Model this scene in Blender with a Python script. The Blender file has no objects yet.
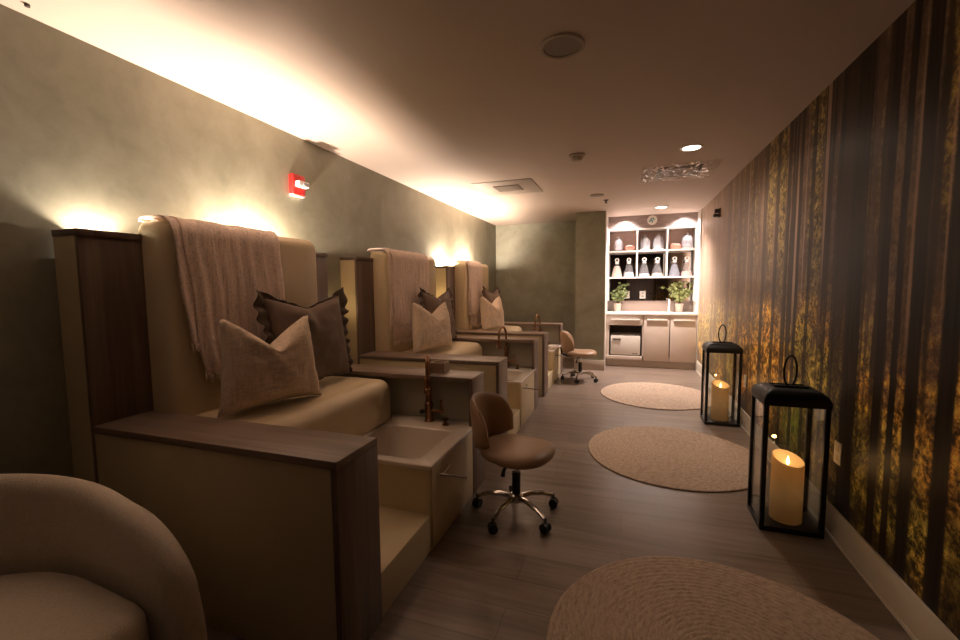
import bpy, bmesh, math, random
from mathutils import Vector, Matrix, noise
PI = math.pi
random.seed(7)
C = bpy.context.scene.collection
sc = bpy.context.scene

# ------------------------------------------------------------------ room dimensions (metres)
XL, XR = -2.375, 1.093
YF, YB = -1.9, 7.95
ZC = 2.515

# ------------------------------------------------------------------ materials
class NT:
    def __init__(s, name):
        s.m = bpy.data.materials.new(name); s.m.use_nodes = True
        s.t = s.m.node_tree; s.t.nodes.clear()
        s.out = s.t.nodes.new('ShaderNodeOutputMaterial')
    def n(s, typ, props=None, **ins):
        nd = s.t.nodes.new('ShaderNode' + typ)
        for k, v in (props or {}).items(): setattr(nd, k, v)
        for k, v in ins.items():
            key = k.replace('_', ' ')
            if k.startswith('i') and k[1:].isdigit(): sock = nd.inputs[int(k[1:])]
            else: sock = nd.inputs[key]
            s.put(sock, v)
        return nd
    def put(s, sock, v):
        if isinstance(v, bpy.types.Node): v = v.outputs[0]
        if isinstance(v, bpy.types.NodeSocket): s.t.links.new(v, sock)
        else:
            if sock.type == 'RGBA' and len(v) == 3: v = (*v, 1)
            sock.default_value = v
    def math(s, op, a, b=0.0, c=0.0, clamp=False):
        nd = s.t.nodes.new('ShaderNodeMath'); nd.operation = op; nd.use_clamp = clamp
        s.put(nd.inputs[0], a); s.put(nd.inputs[1], b); s.put(nd.inputs[2], c)
        return nd.outputs[0]
    def ramp(s, fac, stops, interp='LINEAR'):
        nd = s.t.nodes.new('ShaderNodeValToRGB'); cr = nd.color_ramp; cr.interpolation = interp
        while len(cr.elements) < len(stops): cr.elements.new(0.5)
        for e, (p, c) in zip(cr.elements, stops):
            e.position = p; e.color = (*c, 1) if len(c) == 3 else c
        s.put(nd.inputs[0], fac); return nd.outputs[0]
    def mix(s, fac, a, b, blend='MIX'):
        nd = s.t.nodes.new('ShaderNodeMix'); nd.data_type = 'RGBA'; nd.blend_type = blend
        s.put(nd.inputs[0], fac); s.put(nd.inputs[6], a); s.put(nd.inputs[7], b)
        return nd.outputs[2]
    def sm(s, v, a, b, lo=0.0, hi=1.0):
        nd = s.t.nodes.new('ShaderNodeMapRange'); nd.interpolation_type = 'SMOOTHSTEP'
        s.put(nd.inputs[0], v)
        for i, x in enumerate((a, b, lo, hi)): nd.inputs[i + 1].default_value = x
        return nd.outputs[0]
    def obj(s, scale=(1, 1, 1), loc=(0, 0, 0), rot=(0, 0, 0)):
        tc = s.t.nodes.new('ShaderNodeTexCoord'); mp = s.t.nodes.new('ShaderNodeMapping')
        s.t.links.new(tc.outputs['Object'], mp.inputs[0])
        mp.inputs['Scale'].default_value = scale; mp.inputs['Location'].default_value = loc
        mp.inputs['Rotation'].default_value = rot
        return mp.outputs[0]
    def noise(s, vec, scale, detail=4, rough=.55, dist=0.0):
        return s.n('TexNoise', Vector=vec, Scale=scale, Detail=detail, Roughness=rough, Distortion=dist).outputs[0]
    def bump(s, h, strength=.3, dist=.01):
        return s.n('Bump', Height=h, Strength=strength, Distance=dist).outputs[0]
    def bsdf(s, color, rough=.5, normal=None, **k):
        nd = s.n('BsdfPrincipled', **{'Base_Color': color, 'Roughness': rough})
        for kk, v in k.items(): s.put(nd.inputs[kk.replace('_', ' ')], v)
        if normal is not None: s.put(nd.inputs['Normal'], normal)
        s.t.links.new(nd.outputs[0], s.out.inputs[0]); return nd

def lerp(a, b, t): return tuple(x + (y - x) * t for x, y in zip(a, b))
def dk(c, k): return tuple(x * k for x in c)

def plain(name, col, rough=.5, metal=0.0, var=.06, scale=6, bump=0.0, **k):
    t = NT(name); v = t.obj()
    nz = t.noise(v, scale, 3)
    c = t.ramp(nz, [(.3, dk(col, 1 - var)), (.7, dk(col, 1 + var))])
    nm = t.bump(t.noise(v, scale * 12, 3), bump, .004) if bump else None
    t.bsdf(c, rough, nm, Metallic=metal, **k); return t.m

def wood(name, axis, cols, rough=.42):
    t = NT(name)
    s = [16.0, 16.0, 16.0]; s[axis] = .9
    v = t.obj(scale=tuple(s))
    a = t.noise(v, 1.0, 6, .62, .25)
    s2 = [70.0, 70.0, 70.0]; s2[axis] = 2.0
    b = t.noise(t.obj(scale=tuple(s2)), 1.0, 3, .6)
    f = t.math('ADD', t.math('MULTIPLY', a, .75), t.math('MULTIPLY', b, .25))
    c = t.ramp(f, [(.34, cols[0]), (.5, cols[1]), (.66, cols[2])])
    t.bsdf(c, rough, t.bump(b, .12, .002)); return t.m

def cloth(name, col, var=.12, weave=260, rough=.95, bump=.5, streak=0.0):
    t = NT(name); v = t.obj()
    big = t.noise(v, 9, 4)
    wx = t.noise(t.obj(scale=(weave * .06, weave, weave)), 1.0, 2)
    wz = t.noise(t.obj(scale=(weave, weave, weave * .08)), 1.0, 2)
    w = t.math('ADD', t.math('MULTIPLY', wx, .5), t.math('MULTIPLY', wz, .5))
    f = t.math('ADD', t.math('MULTIPLY', big, .22), t.math('MULTIPLY', w, .78))
    c = t.ramp(f, [(.34, dk(col, 1 - var * 1.6)), (.5, col), (.66, dk(col, 1 + var))])
    t.bsdf(c, rough, t.bump(w, bump, .003), Sheen_Weight=.15, Specular_IOR_Level=.2); return t.m

M = {}
# sage plaster: mottled trowelled finish
def plaster(name, axis):
    t = NT(name); v = t.obj()
    a = t.noise(v, 1.7, 6, .6, .8); b = t.noise(v, 7.0, 6, .65, .5)
    f = t.math('ADD', t.math('MULTIPLY', a, .6), t.math('MULTIPLY', b, .4))
    c = t.ramp(f, [(.34, (.200, .196, .145)), (.5, (.270, .262, .198)), (.66, (.335, .322, .252))])
    t.bsdf(c, t.ramp(b, [(.3, (.5,) * 3), (.7, (.68,) * 3)]), t.bump(b, .10, .01)); return t.m
M['plaster'] = plaster('sage_plaster', 0)
M['ceiling'] = plain('ceiling_paint', (.58, .475, .41), .8, var=.02, scale=2)
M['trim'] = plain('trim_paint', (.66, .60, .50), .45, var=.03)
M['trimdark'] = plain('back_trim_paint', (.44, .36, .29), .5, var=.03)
M['frontwall'] = plain('rear_wall_paint', (.16, .13, .13), .7, var=.05)
M['door'] = wood('door_wood', 2, [(.50, .44, .44), (.58, .52, .52), (.64, .58, .57)])
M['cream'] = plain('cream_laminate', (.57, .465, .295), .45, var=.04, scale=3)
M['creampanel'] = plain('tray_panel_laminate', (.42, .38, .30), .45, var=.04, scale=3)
M['wood_z'] = wood('walnut_vertical', 2, [(.105, .068, .050), (.165, .110, .083), (.225, .158, .122)])
M['wood_x'] = wood('walnut_lengthwise', 0, [(.150, .100, .076), (.215, .150, .117), (.275, .200, .158)])
M['wood_y'] = wood('walnut_cap', 1, [(.08, .05, .037), (.12, .078, .058), (.16, .11, .083)])
M['vinyl'] = plain('cream_vinyl', (.64, .515, .335), .42, var=.04, scale=5, bump=.05)
M['throw'] = cloth('dusty_gauze', (.80, .64, .55), .2, 85, bump=1.0)
M['linen'] = cloth('linen_weave', (.70, .555, .43), .2, 110, bump=.7)
M['mocha'] = cloth('mocha_linen', (.185, .130, .100), .12, 260, bump=.5)
M['mochadark'] = cloth('mocha_ruffle', (.115, .083, .064), .16, 260, bump=.5)
M['ceramic'] = plain('white_ceramic', (.68, .60, .52), .14, var=.01)
M['copper'] = plain('antique_copper', (.25, .13, .072), .3, 1.0, var=.2, scale=18)
M['blackmetal'] = plain('black_iron', (.012, .011, .010), .42, .3, var=.15, scale=20)
M['blackplastic'] = plain('black_plastic', (.012, .012, .012), .45, var=.1)
M['chrome'] = plain('chrome', (.62, .60, .58), .14, 1.0, var=.03)
M['leather'] = plain('tan_leather', (.33, .205, .125), .42, var=.10, scale=9, bump=.06)
M['boucle'] = None
M['wax'] = None
M['whitelam'] = plain('niche_laminate', (.60, .50, .435), .35, var=.02)
M['splash'] = plain('backsplash', (.31, .235, .20), .4, var=.03)
M['white'] = plain('white_lacquer', (.80, .76, .71), .3, var=.01)
M['whitestone'] = plain('white_stone_top', (.82, .78, .73), .2, var=.03, scale=12)
M['red'] = plain('alarm_red', (.55, .02, .018), .3, var=.03)
M['greyplastic'] = plain('grey_lens', (.42, .42, .43), .2, var=.05)
M['ventpaint'] = plain('vent_paint', (.46, .385, .325), .6, var=.03)
M['ventgrey'] = plain('disc_paint', (.33, .27, .23), .6, var=.04)
M['ventdark'] = plain('vent_dark_metal', (.07, .055, .045), .6, var=.05)  # dark metal of the vent grilles, sprinklers and wall bracket
M['speakergrille'] = plain('speaker_grille', (.26, .22, .185), .7, var=.05, scale=40)
M['appliance'] = plain('warmer_enamel', (.66, .60, .54), .3, var=.02)
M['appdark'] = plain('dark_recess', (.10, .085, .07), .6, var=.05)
M['blackedge'] = plain('black_gasket', (.03, .028, .026), .5, var=.05)
M['rose'] = plain('rose_ceramic', (.62, .20, .14), .35, var=.05)
M['salt_cream'] = plain('cream_salt', (.55, .44, .35), .9, var=.15, scale=80)
M['salt_pink'] = plain('pink_salt', (.58, .36, .31), .9, var=.2, scale=80)
M['salt_grey'] = plain('slate_salt', (.16, .165, .20), .9, var=.3, scale=80)
M['salt_white'] = plain('white_salt', (.60, .56, .55), .9, var=.12, scale=80)
M['leaf'] = plain('leaf_green', (.17, .21, .075), .5, var=.35, scale=25)
M['leafpale'] = plain('leaf_pale_green', (.26, .29, .10), .5, var=.35, scale=25)
M['pot'] = plain('pale_pot', (.46, .36, .30), .5, var=.04)
M['stem'] = plain('plant_stem', (.10, .10, .035), .7, var=.2)
M['teal'] = plain('teal_mark', (.10, .30, .30), .5, var=.05)
M['boxwood'] = wood('small_box_wood', 0, [(.20, .13, .085), (.28, .185, .125), (.35, .24, .165)])

t = NT('dark_cloth_stub'); v = t.obj(); t.bsdf(t.ramp(t.noise(v, 60, 3), [(.3, (.03, .024, .02)), (.7, (.06, .047, .038))]), .95); M['darkcloth'] = t.m

# wide vinyl floor boards running across the room
t = NT('floor_boards'); v = t.obj()
br = t.n('TexBrick', dict(offset=.37), Vector=v, Color1=(.2, .2, .2), Color2=(.8, .8, .8), Mortar=(0, 0, 0), Scale=1.0, Mortar_Size=.0018, Mortar_Smooth=.2, Bias=0.0, Brick_Width=1.25, Row_Height=.185)
g = t.noise(t.obj(scale=(1.1, 15, 1)), 1.0, 6, .62, .35)
g2 = t.noise(t.obj(scale=(3.2, 70, 1)), 1.0, 3, .6)
f = t.math('ADD', t.math('ADD', t.math('MULTIPLY', g, .62), t.math('MULTIPLY', g2, .2)), t.math('MULTIPLY', br.outputs[0], .18))
c = t.ramp(f, [(.32, (.118, .084, .066)), (.48, (.205, .152, .122)), (.66, (.295, .228, .188))])
c = t.mix(t.math('MULTIPLY', br.outputs[1], .55), c, (.05, .036, .028))
t.bsdf(c, t.ramp(g, [(.3, (.28,) * 3), (.7, (.33,) * 3)]), t.bump(f, .03, .002), Specular_IOR_Level=.6); M['floor'] = t.m

# jute
t = NT('braided_jute'); v = t.obj()
sep = t.n('SeparateXYZ', Vector=v)
rad = t.math('POWER', t.math('ADD', t.math('MULTIPLY', sep.outputs[0], sep.outputs[0]), t.math('MULTIPLY', sep.outputs[1], sep.outputs[1])), .5)
ang = t.math('ARCTAN2', sep.outputs[1], sep.outputs[0])
cmb = t.n('CombineXYZ', X=t.math('MULTIPLY', rad, 70.0), Y=t.math('MULTIPLY', t.math('MULTIPLY', ang, 24.0), t.math('ADD', rad, .12)), Z=0.0)
strand = t.noise(cmb, 1.0, 3, .6)
knots = t.noise(v, 110, 2)
f = t.math('ADD', t.math('MULTIPLY', strand, .7), t.math('MULTIPLY', knots, .3))
c = t.ramp(f, [(.3, (.29, .205, .152)), (.5, (.49, .37, .287)), (.68, (.60, .47, .37))])
t.bsdf(c, .92, t.bump(f, .8, .006), Specular_IOR_Level=.15); M['jute'] = t.m

# boucle
t = NT('boucle_wool'); v = t.obj()
vo = t.n('TexVoronoi', Vector=t.obj(), Scale=240.0)
nz = t.noise(v, 45, 4)
f = t.math('ADD', t.math('MULTIPLY', vo.outputs[0], .8), t.math('MULTIPLY', nz, .5))
c = t.ramp(f, [(.25, (.76, .66, .54)), (.8, (.62, .53, .43))])
t.bsdf(c, .95, t.bump(f, .5, -.003), Sheen_Weight=.25, Specular_IOR_Level=.15); M['boucle'] = t.m

# glass: thin clear pane
def thin_glass(name, tint=(1, 1, 1), gloss=.12, rough=.02):
    t = NT(name)
    lw = t.n('LayerWeight', Blend=.35)
    fac = t.math('MULTIPLY_ADD', lw.outputs[0], .55, gloss * .35, clamp=True)
    mx = t.n('MixShader', i0=fac, i1=t.n('BsdfTransparent', Color=tint), i2=t.n('BsdfGlossy', Color=(.9, .9, .9), Roughness=rough))
    t.t.links.new(mx.outputs[0], t.out.inputs[0]); return t.m
M['glass'] = thin_glass('clear_pane', (.93, .94, .92))
t = NT('jar_glass')
mx = t.n('MixShader', i0=.16, i1=t.n('BsdfTransparent', Color=(.95, .95, .96)), i2=t.n('BsdfPrincipled', Base_Color=(.45, .44, .46), Roughness=.15))
t.t.links.new(mx.outputs[0], t.out.inputs[0]); M['jarglass'] = t.m
t = NT('frosted_dome')
mx = t.n('MixShader', i0=.5, i1=t.n('BsdfTransparent', Color=(.9, .9, .93)), i2=t.n('BsdfPrincipled', Base_Color=(.62, .60, .63), Roughness=.2))
t.t.links.new(mx.outputs[0], t.out.inputs[0]); M['dome'] = t.m
t = NT('crinkled_film')
mx = t.n('MixShader', i0=t.sm(t.noise(t.obj(), 26, 4, .6, 1.0), .52, .66, .05, .75), i1=t.n('BsdfTransparent', Color=(.93, .91, .90)), i2=t.n('BsdfGlossy', Color=(.9, .85, .82), Roughness=.16))
t.t.links.new(mx.outputs[0], t.out.inputs[0]); M['film'] = t.m
t = NT('mirror'); v = t.obj()
t.bsdf(t.ramp(t.noise(v, 2, 2), [(.3, (.60, .57, .55)), (.7, (.64, .61, .59))]), .02, Metallic=1.0); M['mirror'] = t.m

# niche wallpaper
t = NT('niche_wallpaper'); v = t.obj()
a = t.noise(t.obj(scale=(9, 1, 60)), 1.0, 4)
c = t.ramp(a, [(.3, (.24, .18, .165)), (.7, (.36, .285, .26))])
t.bsdf(c, .6); M['wallpaper'] = t.m
M['rosewall'] = plain('niche_rose_back', (.52, .36, .30), .6, var=.06)

def emis(name, col, st):
    t = NT(name); e = t.n('Emission', Color=col, Strength=st); t.t.links.new(e.outputs[0], t.out.inputs[0]); return t.m
M['lamp'] = emis('lamp_lens', (1, .86, .68), 9.0)
M['flame'] = emis('flame', (1, .62, .22), 14.0)
M['puck'] = emis('puck_lens', (1, .8, .55), 6.0)
# candle wax, lit from the inside by its LED: light passes through the shell
t = NT('candle_wax'); v = t.obj()
c = t.ramp(t.noise(v, 8, 3), [(.3, (.84, .72, .52)), (.7, (.90, .78, .58))])
mx = t.n('MixShader', i0=.42, i1=t.n('BsdfDiffuse', Color=c), i2=t.n('BsdfTranslucent', Color=(.95, .74, .46)))
t.t.links.new(mx.outputs[0], t.out.inputs[0]); M['wax'] = t.m

# printed forest mural on the right-hand wall
def mural():
    t = NT('forest_mural'); v = t.obj()
    sep = t.n('SeparateXYZ', Vector=v); Y, Z = sep.outputs[1], sep.outputs[2]
    # background forest: misty brown above, glowing undergrowth below
    nb = t.noise(t.obj(scale=(1, 3.5, 1.4)), 1.0, 5, .6, .4)
    fol = t.noise(v, 17.0, 9, .72, .7)
    fine = t.noise(v, 48.0, 6, .72, .4)
    ff = t.math('ADD', t.math('MULTIPLY', fol, .62), t.math('MULTIPLY', fine, .38))
    far = t.ramp(t.math('ADD', t.math('MULTIPLY', nb, .5), t.math('MULTIPLY', ff, .5)), [(.40, (.020, .012, .008)), (.5, (.050, .032, .022)), (.60, (.115, .078, .054))])
    leaves = t.ramp(ff, [(.42, (.010, .006, .003)), (.475, (.12, .058, .012)), (.525, (.38, .21, .035)), (.59, (.62, .42, .08)), (.70, (.74, .60, .20))])
    hue = t.noise(t.obj(scale=(1, 1, 1)), 1.3, 2)
    leaves = t.mix(t.sm(hue, .42, .62), leaves, t.ramp(ff, [(.42, (.008, .008, .003)), (.485, (.10, .082, .016)), (.55, (.34, .29, .055)), (.66, (.62, .54, .17))]))
    patch = t.noise(t.obj(scale=(1, .9, 1.3)), 2.6, 4, .62)
    h = t.math('ADD', Z, t.math('MULTIPLY', t.math('SUBTRACT', patch, .5), -1.0))
    low = t.sm(h, .90, 1.32, 1.0, 0.0)
    low = t.math('MULTIPLY', low, t.sm(patch, .34, .50, .30, 1.0))
    col = t.mix(low, far, leaves)
    # darker floor close to the bottom
    col = t.mix(t.math('MULTIPLY', t.sm(Z, .1, .95, 1.0, 0.0), t.sm(patch, .46, .60, .9, 0.0)), col, (.008, .005, .004))
    # olive needles between the trunks higher up
    needles = t.ramp(ff, [(.44, (.012, .009, .005)), (.52, (.095, .070, .022)), (.60, (.24, .185, .065)), (.7, (.36, .30, .14))])
    bnd = t.noise(t.obj(scale=(1, 2.3, .35)), 1.7, 3, .5)
    hi = t.math('MULTIPLY', t.math('MULTIPLY', t.sm(Z, 1.0, 1.8, .2, 1.0), t.sm(bnd, .44, .58)), t.sm(Y, 2.3, 3.1, .10, 1.0))
    col = t.mix(t.math('MULTIPLY', hi, .9), col, needles)
    right = t.math('MULTIPLY', t.sm(Y, 2.12, 1.98, 0.0, 1.0), t.sm(Z, 1.5, 1.75, 0.0, 1.0))
    col = t.mix(t.math('MULTIPLY', right, t.sm(ff, .42, .55, .2, 1.0)), col, t.ramp(ff, [(.42, (.02, .016, .006)), (.54, (.20, .15, .03)), (.68, (.42, .34, .10))]))
    # green fern by the wall outlet
    dy = t.math('DIVIDE', t.math('SUBTRACT', Y, 3.45), .34); dz = t.math('DIVIDE', t.math('SUBTRACT', Z, .45), .30)
    d = t.math('ADD', t.math('MULTIPLY', dy, dy), t.math('MULTIPLY', dz, dz))
    fr = t.noise(t.obj(scale=(1, 9, 3.2), rot=(.75, 0, 0)), 3.5, 5, .6, .3)
    grn = t.ramp(fr, [(.36, (.02, .030, .006)), (.5, (.16, .22, .035)), (.62, (.42, .50, .10))])
    col = t.mix(t.sm(t.math('ADD', t.math('MULTIPLY', d, .55), t.math('MULTIPLY', t.math('ADD', fr, patch), 1.6)), 1.4, 2.0, 1.0, 0.0), col, grn)
    # thin far trunks
    wob = t.math('MULTIPLY', t.math('SUBTRACT', t.noise(t.obj(scale=(1, 1, .5)), 2.0, 2), .5), .10)
    for sy, lo, hi_, cc, am in ((8.0, .60, .63, (.045, .030, .022), .75), (17.0, .60, .64, (.020, .013, .009), .85), (5.2, .61, .64, (.014, .009, .006), .95)):
        nn = t.noise(t.n('CombineXYZ', X=sy, Y=t.math('MULTIPLY', t.math('ADD', Y, wob), sy), Z=t.math('MULTIPLY', Z, .12)), 1.0, 1, .4)
        mk = t.math('MULTIPLY', t.sm(nn, lo, hi_), am)
        fade = t.sm(Z, .12, 1.1, .25, 1.0)
        col = t.mix(t.math('MULTIPLY', mk, fade), col, cc)
    # pale sunlit trunk edges
    nn = t.noise(t.n('CombineXYZ', X=3.3, Y=t.math('MULTIPLY', Y, 19.0), Z=t.math('MULTIPLY', Z, .2)), 1.0, 1, .4)
    col = t.mix(t.math('MULTIPLY', t.sm(nn, .65, .70), t.sm(Z, .9, 1.4, 0.0, .55)), col, (.24, .165, .125))
    # the big trunks
    w2 = t.math('MULTIPLY', t.math('SUBTRACT', t.noise(t.obj(scale=(1, .4, .7)), 1.6, 3), .5), .05)
    y2 = t.math('ADD', Y, w2)
    bark = t.ramp(t.noise(t.obj(scale=(1, 40, 3)), 1.0, 4), [(.35, (.003, .002, .0015)), (.65, (.012, .008, .006))])
    m = None
    for c0, hw in ((2.65, .085), (2.15, .045), (1.955, .05), (2.975, .022), (2.875, .03), (2.39, .034), (2.275, .026), (3.44, .03), (3.24, .028), (3.66, .035), (3.9, .04), (4.2, .05), (4.56, .045), (5.0, .07), (5.5, .10), (6.4, .07), (1.62, .10), (1.3, .05), (.9, .09), (.4, .06), (-.1, .1), (-.8, .08)):
        k = t.sm(t.math('ABSOLUTE', t.math('SUBTRACT', y2, c0)), hw * .75, hw * 1.15, 1.0, 0.0)
        if c0 > 2.7: k = t.math('MULTIPLY', k, .85 if c0 < 4.4 else .6)
        m = k if m is None else t.math('MAXIMUM', m, k)
    col = t.mix(m, col, bark)
    # misty print, with the niche light's reflected haze painted into the far end's colour
    mist_haze = t.math('MULTIPLY', t.sm(Y, 3.4, 6.2), t.sm(Z, .1, 1.4, .55, 1.0))
    col = t.mix(t.math('MULTIPLY', mist_haze, .45), col, (.26, .21, .18))
    col = t.mix(1.0, col, (2.7, 2.5, 2.3), 'MULTIPLY')
    t.bsdf(col, .42, t.bump(t.noise(v, 160, 2), .03, .002), Specular_IOR_Level=.12)
    return t.m
M['mural'] = mural()

# ------------------------------------------------------------------ mesh helpers
class MB:
    def __init__(s): s.b = bmesh.new()
    def box(s, x0, x1, y0, y1, z0, z1, bev=0.0, seg=2):
        r = bmesh.ops.create_cube(s.b, size=1.0); vs = r['verts']
        for v in vs:
            v.co = Vector((x0 + (v.co.x + .5) * (x1 - x0), y0 + (v.co.y + .5) * (y1 - y0), z0 + (v.co.z + .5) * (z1 - z0)))
        if bev:
            es = list({e for v in vs for e in v.link_edges})
            bmesh.ops.bevel(s.b, geom=es, offset=bev, segments=seg, profile=.5, affect='EDGES')
        return s
    def prism(s, poly, z0, z1):                     # poly in xy
        n = len(poly)
        lo = [s.b.verts.new((x, y, z0)) for x, y in poly]; hi = [s.b.verts.new((x, y, z1)) for x, y in poly]
        s.b.faces.new(lo[::-1]); s.b.faces.new(hi)
        for i in range(n): s.b.faces.new((lo[i], lo[(i + 1) % n], hi[(i + 1) % n], hi[i]))
        return s
    def loft(s, rings, close=True, cap=True):
        R = [[s.b.verts.new(p) for p in r] for r in rings]
        n = len(R[0])
        for a, b in zip(R, R[1:]):
            for i in range(n if close else n - 1):
                j = (i + 1) % n
                s.b.faces.new((a[i], a[j], b[j], b[i]))
        if cap:
            s.b.faces.new(R[0][::-1]); s.b.faces.new(R[-1])
        return s
    def lathe(s, prof, c=(0, 0, 0), n=32, cap=True):
        return s.loft([[(c[0] + r * math.cos(2 * PI * i / n), c[1] + r * math.sin(2 * PI * i / n), c[2] + z) for i in range(n)] for r, z in prof], True, cap)
    def ring(s, prof, c=(0, 0, 0), n=32):            # closed ring profile, open in the middle
        prof = list(prof) + [prof[0]]
        s.lathe(prof, c, n, cap=False); bmesh.ops.remove_doubles(s.b, verts=s.b.verts, dist=1e-6); return s
    def tube(s, path, rad, n=10, close=False):
        P = [Vector(p) for p in path]; m = len(P); rings = []
        rads = rad if isinstance(rad, (list, tuple)) else [rad] * m
        prev = None
        for i, p in enumerate(P):
            if close: d = P[(i + 1) % m] - P[i - 1]
            else: d = P[min(i + 1, m - 1)] - P[max(i - 1, 0)]
            d.normalize()
            if prev is None:
                u = d.orthogonal().normalized()
            else:
                u = (prev - d * prev.dot(d)).normalized()
            prev = u; w = d.cross(u)
            rings.append([tuple(p + (u * math.cos(2 * PI * k / n) + w * math.sin(2 * PI * k / n)) * rads[i]) for k in range(n)])
        if close:
            R = [[s.b.verts.new(q) for q in r] for r in rings]
            for i in range(m):
                a, b = R[i], R[(i + 1) % m]
                # align start index
                k0 = min(range(n), key=lambda k: (a[0].co - b[k].co).length)
                for k in range(n):
                    s.b.faces.new((a[k], a[(k + 1) % n], b[(k + 1 + k0) % n], b[(k + k0) % n]))
            return s
        return s.loft(rings)
    def cyl(s, a, b, r, n=20): return s.tube([a, b], r, n)
    def grid(s, f, nu, nv, closeu=False):
        V = [[s.b.verts.new(f(i / (nu - 1) if not closeu else i / nu, j / (nv - 1))) for j in range(nv)] for i in range(nu)]
        for i in range(nu if closeu else nu - 1):
            for j in range(nv - 1):
                a, b = V[i], V[(i + 1) % nu]
                s.b.faces.new((a[j], b[j], b[j + 1], a[j + 1]))
        return s
    def build(s, name, m, parent=None, angle=35, weld=0.0, solid=0.0, sub=0):
        if weld: bmesh.ops.remove_doubles(s.b, verts=s.b.verts, dist=weld)
        bmesh.ops.recalc_face_normals(s.b, faces=s.b.faces)
        me = bpy.data.meshes.new(name); s.b.to_mesh(me); s.b.free()
        for p in me.polygons: p.use_smooth = True
        if angle < 180: me.set_sharp_from_angle(angle=math.radians(angle))
        me.materials.append(M[m] if isinstance(m, str) else m)
        o = bpy.data.objects.new(name, me); C.objects.link(o)
        if parent is not None: o.parent = parent
        if solid:
            md = o.modifiers.new('thickness', 'SOLIDIFY'); md.thickness = solid; md.offset = 0
        if sub:
            md = o.modifiers.new('smooth', 'SUBSURF'); md.levels = sub; md.render_levels = sub
        return o

def tag(o, label=None, cat=None, group=None, kind=None):
    if label: o['label'] = label
    if cat: o['category'] = cat
    if group: o['group'] = group
    if kind: o['kind'] = kind
    return o
def thing(name, label, cat, loc=(0, 0, 0), group=None, rz=0.0):
    o = bpy.data.objects.new(name, None); C.objects.link(o); o.empty_display_size = .1
    o.location = loc; o.rotation_euler = (0, 0, rz)
    return tag(o, label, cat, group)
def copy_tree(o, parent=None):
    c = o.copy(); C.objects.link(c)
    if parent is not None: c.parent = parent
    for ch in o.children: copy_tree(ch, c)
    return c
def struct(name, mb, m, label, cat, parent=None):
    o = mb.build(name, m, parent); return tag(o, label, cat, None, 'structure')

# ------------------------------------------------------------------ the room
T = .12
struct('floor', MB().box(XL - T, XR + T, YF - T, YB + T, -.10, 0), 'floor', 'grey brown wood plank floor running across the room', 'floor')
struct('ceiling', MB().box(XL - T, XR + T, YF - T, YB + T, ZC, ZC + .1), 'ceiling', 'smooth pale ceiling washed by warm uplights', 'ceiling')
struct('wall_left', MB().box(XL - T, XL, YF - T, YB + T, 0, ZC), 'plaster', 'sage green mottled plaster wall behind the pedicure benches', 'wall')
struct('wall_right', MB().box(XR, XR + T, YF - T, YB + T, 0, ZC), 'mural', 'wall covered by a printed autumn forest mural', 'wall')
struct('wall_front', MB().box(XL, XR, YF - T, YF, 0, ZC), 'frontwall', 'dark wall at the near end of the room', 'wall')
struct('wall_back', MB().box(XL, -.767, YB, YB + T, 0, ZC).box(-.767, XR, YB, YB + T, 0, ZC), 'plaster', 'sage plaster wall at the far end of the room', 'wall')
struct('pillar', MB().box(-.767, -.315, 7.02, YB, 0, ZC), 'plaster', 'sage plaster pillar to the left of the lit niche', 'pillar')
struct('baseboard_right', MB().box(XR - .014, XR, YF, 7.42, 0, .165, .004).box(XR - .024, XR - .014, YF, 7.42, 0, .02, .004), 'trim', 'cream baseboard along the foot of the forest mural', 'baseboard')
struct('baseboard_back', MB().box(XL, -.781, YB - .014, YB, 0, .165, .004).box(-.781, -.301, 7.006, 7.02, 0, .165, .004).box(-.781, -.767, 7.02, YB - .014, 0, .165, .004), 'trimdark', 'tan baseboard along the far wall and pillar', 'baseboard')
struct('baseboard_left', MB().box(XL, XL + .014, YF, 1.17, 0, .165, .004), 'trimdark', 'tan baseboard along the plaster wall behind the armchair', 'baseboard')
dr = thing('door_1', 'tall grey wooden door at the near end of the room', 'door', (.54, YF, 0)); dr['kind'] = 'structure'
MB().box(-.44, .44, .0, .045, .01, 2.1, .004).build('door_leaf', 'door', dr)
MB().box(-.52, -.44, .0, .06, 0, 2.18, .004).box(.44, .52, .0, .06, 0, 2.18, .004).box(-.44, .44, .0, .06, 2.1, 2.18, .004).build('door_frame', 'trimdark', dr)
MB().lathe([(.005, 0), (.026, .0), (.026, .008), (.012, .012), (.012, .05), (.02, .052), (.02, .07), (.005, .072)], n=16).build('door_handle', 'chrome', dr).matrix_local = Matrix.Translation((.36, .045, 1.0)) @ Matrix.Rotation(-PI / 2, 4, 'X')

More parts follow.
